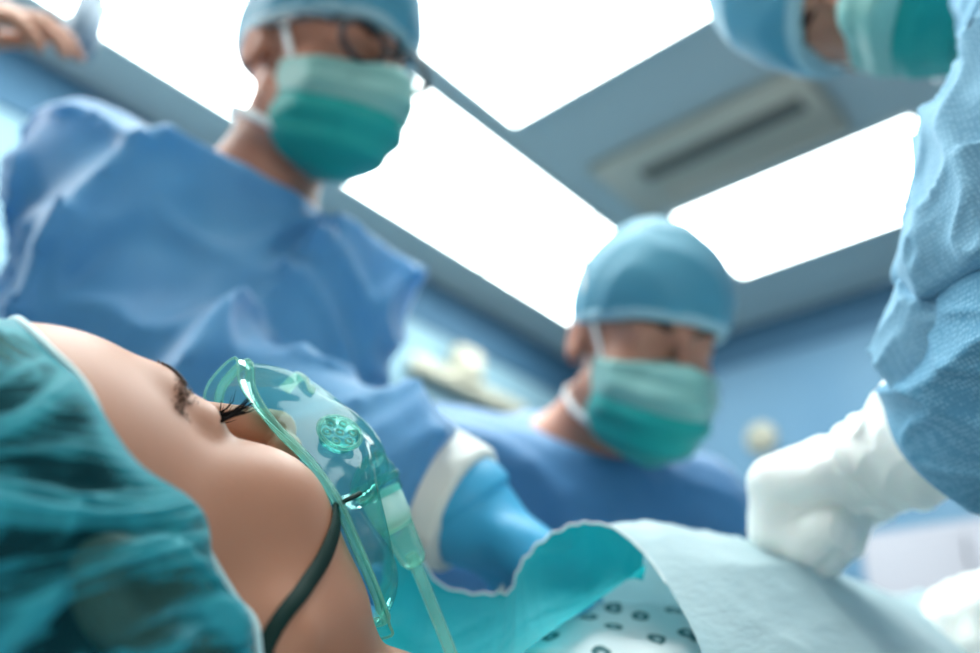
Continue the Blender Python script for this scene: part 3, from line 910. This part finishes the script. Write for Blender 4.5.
PC = np.array((0.0000, 0.1310, -0.0930)); PA = V(0, .30, -.95); PA /= np.linalg.norm(PA)
PU = V(1, 0, 0); PV_ = np.cross(PA, PU)
def dome_point(R, t, phi):
    ring = PC + .0125 * (math.cos(phi) * PU + math.sin(phi) * PV_)
    rel = R - V(0, R[1], R[2])
    topness = np.clip((R[2] + .045) / .04, -1, 1)
    c1 = R + V(-rel[0] * .10, .046 - .020 * max(0, topness) , -.004 - .022 * max(0, topness) + .004 * min(0, topness))
    out = ring - PC
    c2 = ring + out * 1.4 - PA * .023 + V(0, .006, 0)
    return (1 - t) ** 3 * R + 3 * (1 - t) ** 2 * t * c1 + 3 * (1 - t) * t * t * c2 + t ** 3 * ring
ang = []
for p in SEAL:
    d = p - PC; ang.append(math.atan2(d @ PV_, d @ PU))
ang = np.unwrap(np.array(ang))
# even out the angle round the port
lin = ang[0] + (np.arange(NSEAL) / NSEAL) * (2 * math.pi if ang[-1] > ang[0] else -2 * math.pi)
ang = .5 * ang + .5 * lin
TT = np.linspace(0, 1, 50)
DG = np.array([[dome_point(SEAL[i], t, ang[i]) for t in TT] for i in range(NSEAL)])
dome = mesh_obj('dome', hw(DG.reshape(-1, 3)), grid_faces(NSEAL, 50, True), M['pvc'], om_)
# rolled soft edge and flange on the skin
cen = SEAL.mean(0)
FL = []
for i, p in enumerate(SEAL):
    q = p - cen; q[1] *= .3; q /= np.linalg.norm(q)
    w_ = .0065
    FL.append([p + q * w_ * a + V(0, -.0045, 0) * a * a for a in (0, .5, 1.0)])
FL = np.array(FL)
mesh_obj('flange', hw(FL.reshape(-1, 3)), grid_faces(NSEAL, 3, True), M['pvc'], om_)
b = MB(); b.tube([hw(p) for p in list(SEAL[::2]) + [SEAL[0], SEAL[2]]], .0024, 8); b.build('sealing_edge', M['pvc_edge'], om_)
b = MB(); b.tube([hw(p[2]) for p in list(FL[::2]) + [FL[0], FL[2]]], .0007, 6); b.build('flange_lip', M['pvc_edge'], om_)
# vent discs low on both cheeks of the dome
def nearest_on_dome(target):
    d = ((DG - target) ** 2).sum(-1); i, j = np.unravel_index(np.argmin(d), d.shape)
    j = min(max(j, 1), 48)
    a = DG[(i + 3) % NSEAL, j] - DG[(i - 3) % NSEAL, j]; c = DG[i, j + 1] - DG[i, j - 1]
    n = np.cross(a, c); n /= np.linalg.norm(n)
    if n @ (DG[i, j] - V(0, .08, -.07)) < 0: n = -n
    return DG[i, j], n
for s in (1, -1):
    tgt = np.array((0.0300, 0.1040, -0.0530)) * V(s, 1, 1)
    p, n = nearest_on_dome(tgt)
    n = n + V(.8 * s, 0, .2); n /= np.linalg.norm(n)
    u_ = np.cross(n, V(0, 0, 1)); u_ /= np.linalg.norm(u_); w_ = np.cross(n, u_)
    R_ = .0102; p = p + n * .0030
    ring = [p + n * .0012 + R_ * (math.cos(a) * u_ + math.sin(a) * w_) for a in np.linspace(0, 2 * math.pi, 33)]
    b = MB(); b.tube([hw(q) for q in ring], .0011, 8, cap=False)
    vd = b.build('vent_disc', M['pvc_edge'], om_)
    b = MB(); b.tube([hw(p - n * .0045), hw(p + n * .0008)], [R_ * .8, R_], 32); b.build('disc_plate', M['pvc'], vd)
    for q in range(7):
        a = q * math.pi / 3; rr_ = .0064 if q < 6 else 0
        c_ = p + n * .0012 + rr_ * (math.cos(a) * u_ + math.sin(a) * w_)
        b = MB(); b.tube([hw(c_ + .0017 * (math.cos(t) * u_ + math.sin(t) * w_)) for t in np.linspace(0, 2 * math.pi, 13)], .00055, 6, cap=False)
        b.build('vent_hole', M['pvc_edge'], vd)
# nose clip
b = MB(); cl = []
for xx in np.linspace(-.013, .015, 9):
    p, n = nearest_on_dome(np.array((0.0000, 0.1450, -0.0310)) * V(0, 1, 1) + V(xx, -.25 * abs(xx), -.2 * abs(xx)))
    cl.append(hw(p + n * .0012))
b.tube(cl, .0032, 8, flat=.3, upv=(hw((0, 1, 0)) - hw((0, 0, 0)))); b.build('nose_clip', M['pvc_white'], om_)
# port, swivel and oxygen tube
PE = np.array((0.0000, 0.1200, -0.1130)); PF = np.array((0.0000, 0.1100, -0.1340))
def plug(name, pts, rad, mt, par=None, n=28):
    b = MB(); b.tube([hw(p) for p in pts], rad, n); return b.build(name, mt, par or om_)
plug('port', [PC - PA * .004, PC, PC + (PE - PC) * .45], [.0145, .0132, .0118], M['pvc'])
plug('collar', [PC + (PE - PC) * .0, PC + (PE - PC) * .02, PC + (PE - PC) * .16, PC + (PE - PC) * .18], [.0128, .0138, .0138, .0128], M['pvc'])
plug('swivel', [PC + (PE - PC) * .30, PE, PE + (PF - PE) * .25], [.0112, .0104, .0085], M['pvc_white'])
plug('nozzle', [PE, PE + (PF - PE) * .3, PF, PF + (PF - PE) * .15], [.0095, .0088, .0070, .0048], M['pvc_edge'])
pts = spline([hw(PF - (PF - PE) * .1), (0.3215, 0.3412, 1.0947), (0.3269, 0.3336, 1.0757), (0.3343, 0.3277, 1.0559), (0.3432, 0.3226, 1.0288), (0.3527, 0.3226, 0.9942), (.22, .11, .93), (.15, .07, .86), (.12, .03, .6), (.10, .02, .2)], 90)
b = MB(); b.tube(pts, .0033, 12); b.build('oxygen_tube', M['pvc_edge'], om_)
# head strap, its slot and its loose end
sp = [(0.0540, 0.0640, -0.0590), (0.0580, 0.0500, -0.0590), (0.0620, 0.0330, -0.0590), (0.0660, 0.0140, -0.0560), (0.0690, -0.0110, -0.0530), (.068, -.03, -.066), (.045, -.07, -.07), (0, -.09, -.068), (-.045, -.07, -.07), (-.068, -.03, -.066), (-.066, .02, -.062), (-.054, .066, -.060)]
sp = spline(sp, 120)
sp2 = on_skin(sp, .0012)
sp2[:4] = sp[:4] * .6 + sp2[:4] * .4
e = .5e-3
vv = []; ff = []
for i, p in enumerate(sp2):
    t = sp2[min(i + 1, 119)] - sp2[max(i - 1, 0)]; t /= np.linalg.norm(t)
    g = np.array([head_sdf((p + 1e-4 * np.eye(3)[q])[None])[0] - head_sdf((p)[None])[0] for q in range(3)]); g /= np.linalg.norm(g)
    w_ = np.cross(t, g); w_ /= np.linalg.norm(w_)
    hwid = .0032
    vv += [p + w_ * hwid + g * e, p - w_ * hwid + g * e, p - w_ * hwid - g * e, p + w_ * hwid - g * e]
for i in range(119):
    for q in range(4):
        a = i * 4 + q; b2 = i * 4 + (q + 1) % 4
        ff.append((a, b2, b2 + 4, a + 4))
st = mesh_obj('head_strap', hw(np.array(vv)), np.array(ff), M['strap'], om_)
a0 = np.array((0.0540, 0.0630, -0.0570)); a1 = np.array((0.0540, 0.0770, -0.0650))
b = MB(); b.tube([hw(a0), hw(a1)], .0011, 8); b.build('strap_end', M['strap'], st)

# ------------------------------------------------------------------ the surgeons
def legs_for(pelvis, fwd, w=.09):
    f = V(*fwd, 0) if len(fwd) == 2 else V(*fwd); f /= np.linalg.norm(f); side = V(f[1], -f[0], 0)
    out = []
    for s in (1, -1):
        h_ = np.array(pelvis) + side * s * w + V(0, 0, -.03)
        k_ = V(h_[0], h_[1], .50) + side * s * .02 + f * .02; a_ = V(h_[0], h_[1], .075) + side * s * .04
        out.append((h_, k_, a_, V(a_[0], a_[1], .034) + f * .13))
    return out

M['clog'] = mat('white_clog', (.6, .62, .62), .4)
def clothe(root, p, gown_mat, seed, fr, cap_kind=(.014, .02), glasses=False, body_h=.006, gown_h=.008, skin_mat='skin_warm', amp=.012, sc=22, gown_kw={}, skip=()):
    allp = [fr[0] + V(0, 0, .1), fr[0] - V(0, 0, .1), p.neck, p.chest, p.pelvis] + [np.array(j) for a in p.arms for j in a] + [h[0][0] + h[0][1][:, 1] * .2 for h in p.hands] + [np.array(j) for l in p.legs for j in l]
    lo, hi = bounds(allp, .17); lo[2] = max(lo[2], -.01)
    sdf_obj('body', p.body, lo, hi, body_h, M[skin_mat], root)
    fl = V(p.pelvis[0], p.pelvis[1], .38)
    q = Person(p.head, p.neck, p.chest, p.pelvis, [a for i, a in enumerate(p.arms) if i not in skip])
    lo, hi = bounds([p.neck, p.chest, p.pelvis, fl] + [np.array(j) for a in q.arms for j in a], .27)
    g = sdf_obj('gown', lambda P: np.maximum(q.gown(P, seed, amp, sc, hem=fl, **gown_kw), .34 - P[..., 2]), lo, hi, gown_h, gown_mat, root)
    for l in p.legs:
        b = MB(); d = (l[3] - l[2]); d[2] = 0; d /= np.linalg.norm(d)
        a = V(l[2][0], l[2][1], .04)
        b.tube([a - d * .05, a - d * .045, a + d * .05, a + d * .13, a + d * .17], [.02, .038, .041, .046, .028], 16, flat=.9)
        b.build('clog', M['clog'], root)
    add_head_dress(root, fr, seed, cap_kind, glasses)
    return g

def cuff(root, a, b_, r0, r1, mt, folds_=.002, seed=5):
    a = np.array(a); b_ = np.array(b_)
    def f(P):
        d = cone(P, a, b_, r0, r1) - folds_ * folds(P, 60, seed)
        ax = (b_ - a) / np.linalg.norm(b_ - a)
        return smax(smax(d, (P - b_) @ ax - .002, .004), (a - P) @ ax, .004)
    lo, hi = bounds([a, b_], .09)
    return sdf_obj('cuff', f, lo, hi, .003, mt, root)

def glove(root, fr, side, curl, tin, mt, s=.95, grow=.0022, wrist_from=None, h=.0025, wr=.030, wrinkle=.0, seed=8):
    def f(P):
        d = hand_sdf(P, fr, side, curl, s, grow, 1, tin)
        if wrist_from is not None:
            d = smin(d, cone(P, wrist_from, fr[0], wr + .006, wr), .018)
        if curl > 1:      # folded latex fills the hollow of the fist
            d = smin(d, ell(to_local(P, fr), (0, .085, -.030), (.034, .034, .028)), .014)
        if wrinkle:
            Q = to_local(P, fr)
            amt = np.clip((.075 - Q[..., 1]) / .05, 0, 1)
            d = d - wrinkle * folds(Q, 55, seed, (.6, 1.5, 1)) * (.25 + amt) - wrinkle * .4 * folds(Q, 120, seed + 1, (.5, 1.6, 1)) * amt
        return d
    pts = [fr[0] - .03 * fr[1][:, 1], fr[0] + fr[1][:, 1] * .2] + ([np.array(wrist_from)] if wrist_from is not None else [])
    lo, hi = bounds(pts, .10)
    return sdf_obj('glove', f, lo, hi, h, mt, root)

# surgeon in glasses, bending over the patient from the far side
F1 = frame_of((.380, .606, 1.668), (.12, -.91, -.40), (-.103, -.382, .918))
W1 = np.array((0.4382, 0.4423, 1.1816)); H1 = np.array((0.4869, 0.3738, 1.1277))
E1 = np.array((0.3023, 0.6911, 1.3162))
h1 = hand_frame(W1 + (H1 - W1) * .12, H1 - W1, (.1, -.35, .9))
W1b = V(.50, .645, 1.12)
h1b = hand_frame(W1b, (.15, -.9, -.1), (0, -.2, .9))
p1 = Person(F1, (.385, .715, 1.535), (.38, .795, 1.37), (.38, .88, .97),
            [((.248, .765, 1.500), E1, W1), ((.500, .705, 1.455), (.505, .765, 1.20), W1b)],
            legs_for((.38, .88, .95), (0, -1)), [(h1, -1, .45, .4), (h1b, 1, .5, .5)])
s1 = empty('surgeon', (.38, .88, 0), 'surgeon in dark glasses and blue gown reaching a blue glove over the patient', 'person')
clothe(s1, p1, M['gown'], 4, F1, (.008, .010), True, amp=.034, sc=14, gown_kw=dict(sleeve_end=.95))
cuff(s1, W1 + (E1 - W1) * .07, W1 - (E1 - W1) * .045, .052, .047, M['cuff'])
g = glove(s1, h1, -1, .45, .4, M['glove_blue'], s=.95, grow=.008, wrist_from=W1 - (E1 - W1) * .03, wr=.036)
tag(g, 'blue glove on the arm reaching over the patient')
glove(s1, h1b, 1, .5, .5, M['glove_blue'])

# surgeon further down the table
F2 = frame_of((.750, .460, 1.445), (-.433, -.717, -.546), (-.271, -.474, .838))
W2a = V(.76, .66, 1.12); W2b = V(.92, .62, 1.12)
h2a = hand_frame(W2a, (-.1, -.95, -.2), (0, -.2, .9)); h2b = hand_frame(W2b, (-.2, -.95, -.2), (0, -.2, .9))
p2 = Person(F2, (.815, .600, 1.365), (.87, .70, 1.22), (.92, .84, .97),
            [((.700, .700, 1.320), (.72, .76, 1.08), W2a), ((.965, .540, 1.300), (1.05, .70, 1.07), W2b)],
            legs_for((.92, .84, .95), (-.2, -1)), [(h2a, -1, .5, .5), (h2b, 1, .5, .5)])
s2 = empty('surgeon', (.92, .84, 0), 'surgeon with head bowed in slate blue gown under the corner light panel', 'person')
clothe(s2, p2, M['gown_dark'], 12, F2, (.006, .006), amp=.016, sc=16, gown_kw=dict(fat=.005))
glove(s2, h2a, -1, .5, .5, M['glove_blue'], h=.004); glove(s2, h2b, 1, .5, .5, M['glove_blue'], h=.004)

# surgeon on the near side, head bent low at the upper edge of the view
F3 = frame_of((.657, .145, 1.686), (-.72, .10, -.69), (-.30, .80, .52))
SH = np.array((0.5631, -0.0190, 1.5301)); EL = np.array((0.4980, 0.0600, 1.2501)); WR = np.array((0.6003, 0.1555, 1.2100))
HD = np.array((0.5993, 0.2428, 1.2056))
h3 = hand_frame(WR + (HD - WR) * .15, HD - WR, (-.35, -.1, .9))
WR2 = np.array((0.9232, 0.1750, 1.1659)); HD2 = np.array((0.8236, 0.2218, 1.1575))
h3b = hand_frame(WR2, HD2 - WR2, (0, .1, .9))
p3 = Person(F3, (.755, .010, 1.60), (.80, -.115, 1.40), (.82, -.21, .97),
            [(SH, EL, WR), ((.96, .02, 1.47), (1.08, .05, 1.20), WR2)],
            legs_for((.82, -.21, .95), (-.1, 1)), [(h3, 1, 1.2, .9), (h3b, -1, .5, .5)], 1.05)
s3 = empty('surgeon', (.82, -.21, 0), 'surgeon with head bent low and a white gloved fist resting on the drape', 'person')
clothe(s3, p3, M['knit_pale'], 22, F3, (.014, .02), skip=(0,))
glv = glove(s3, h3, 1, 1.2, .9, M['latex'], s=1.05, grow=.007, wrist_from=EL * .25 + WR * .75, h=.0018, wr=.036, wrinkle=.003)
tag(glv, 'white latex glove resting on the drape')
tag(glove(s3, h3b, -1, .5, .5, M['latex'], s=1.05, grow=.003, wrist_from=WR2 + V(.05, 0, .03), h=.003), 'white latex glove further along the drape')

# near sleeve: smooth upper cloth, a tucked bunch, a knitted lower cuff
def sleeve_upper(P):
    a = [(0.5732, -0.0398, 1.5858), (0.5322, -0.0011, 1.4318), (0.5176, 0.0194, 1.3721), (0.5036, 0.0421, 1.3192), (0.5037, 0.0657, 1.2778), (0.5032, 0.0658, 1.2676)]
    r = [.070, .062, .058, .056, .057, .052]
    d = 9.
    for i in range(5): d = smin(d, cone(P, a[i], a[i + 1], r[i], r[i + 1]), .012) if i else cone(P, a[0], a[1], r[0], r[1])
    d = d - .015 * folds(P, 20, 61) - .006 * folds(P, 50, 62)
    ax = np.array((0.5205, 0.0568, 1.2338)) - np.array((0.5117, 0.0571, 1.2885)); ax /= np.linalg.norm(ax)
    e = np.array((0.4745, 0.1095, 1.2508))
    return smax(d, (P - e) @ ax, .006)
sl = sdf_obj('sleeve', sleeve_upper, *bounds([SH, EL, (0.5027, 0.0782, 1.2523)], .12), .0026, M['knit_fine'], s3)
def sleeve_bunch(P):
    d = ell(P, (0.5184, 0.1118, 1.2406), (.034, .034, .036))
    d = smin(d, cone(P, (0.5162, 0.1101, 1.2459), (0.5181, 0.0689, 1.2430), .033, .056), .01)
    return d - .008 * folds(P, 34, 71) - .003 * folds(P, 80, 72)
sdf_obj('tucked_fold', sleeve_bunch, *bounds([(0.5134, 0.1107, 1.2383), (0.5181, 0.0689, 1.2430)], .12), .0022, M['knit_fine'], sl)
def sleeve_cuff(P):
    a = np.array((0.5139, 0.0501, 1.2259)); c = np.array((0.5694, 0.1277, 1.1923))
    d = cone(P, a, c, .070, .050) - .010 * folds(P, 20, 81) - .003 * folds(P, 55, 82)
    ax = (c - a) / np.linalg.norm(c - a)
    return smax(d, (P - c) @ ax, .004)
sdf_obj('knitted_cuff', sleeve_cuff, *bounds([(0.5139, 0.0501, 1.2259), (0.5694, 0.1277, 1.1923)], .13), .0022, M['knit'], s3)

# assistant beyond the frame, one bare hand raised to the lamp arm
F4 = frame_of((-.42, 1.32, 1.62), (.6, -.75, -.1), (0, 0, 1))
W4 = np.array((0.0855, 0.9116, 1.6744)); H4 = np.array((0.1619, 0.7911, 1.7244))
h4 = hand_frame(W4, H4 - W4, (-.5, -.5, .7))
p4 = Person(F4, (-.43, 1.36, 1.47), (-.43, 1.38, 1.30), (-.43, 1.38, .96),
            [((-.27, 1.26, 1.42), (-.10, 1.20, 1.56), W4), ((-.58, 1.50, 1.42), (-.62, 1.48, 1.14), (-.55, 1.30, 1.0))],
            legs_for((-.43, 1.38, .95), (.6, -.75)), [(h4, -1, .45, .2)])
s4 = empty('assistant', (-.43, 1.38, 0), 'bare hand raised in front of the long ceiling light', 'person')
clothe(s4, p4, M['gown_dark'], 32, F4, body_h=.006, gown_h=.014, skin_mat='skin', gown_kw=dict(sleeve_end=.6))
M['lamp_arm'] = mat('grey_blue_enamel', (.12, .18, .24), .5)
r = empty('lamp_arm', (0.2544, 1.0546, 1.9628), 'dark grey lamp arm hanging beside the raised hand', 'lamp arm')
q = np.array((0.2630, 1.0649, 1.9374))
b = MB(); b.tube([(q[0], q[1], CZ - .001), (q[0], q[1], q[2] + .05)], .016, 16); b.build('pole', M['lamp_arm'], r)
b = MB(); b.tube([(q[0], q[1], q[2] + .06), (q[0], q[1], q[2] + .05), (q[0], q[1], q[2] - .04), (q[0], q[1], q[2] - .05)], [.012, .024, .024, .012], 20); b.build('handle', M['lamp_arm'], r)
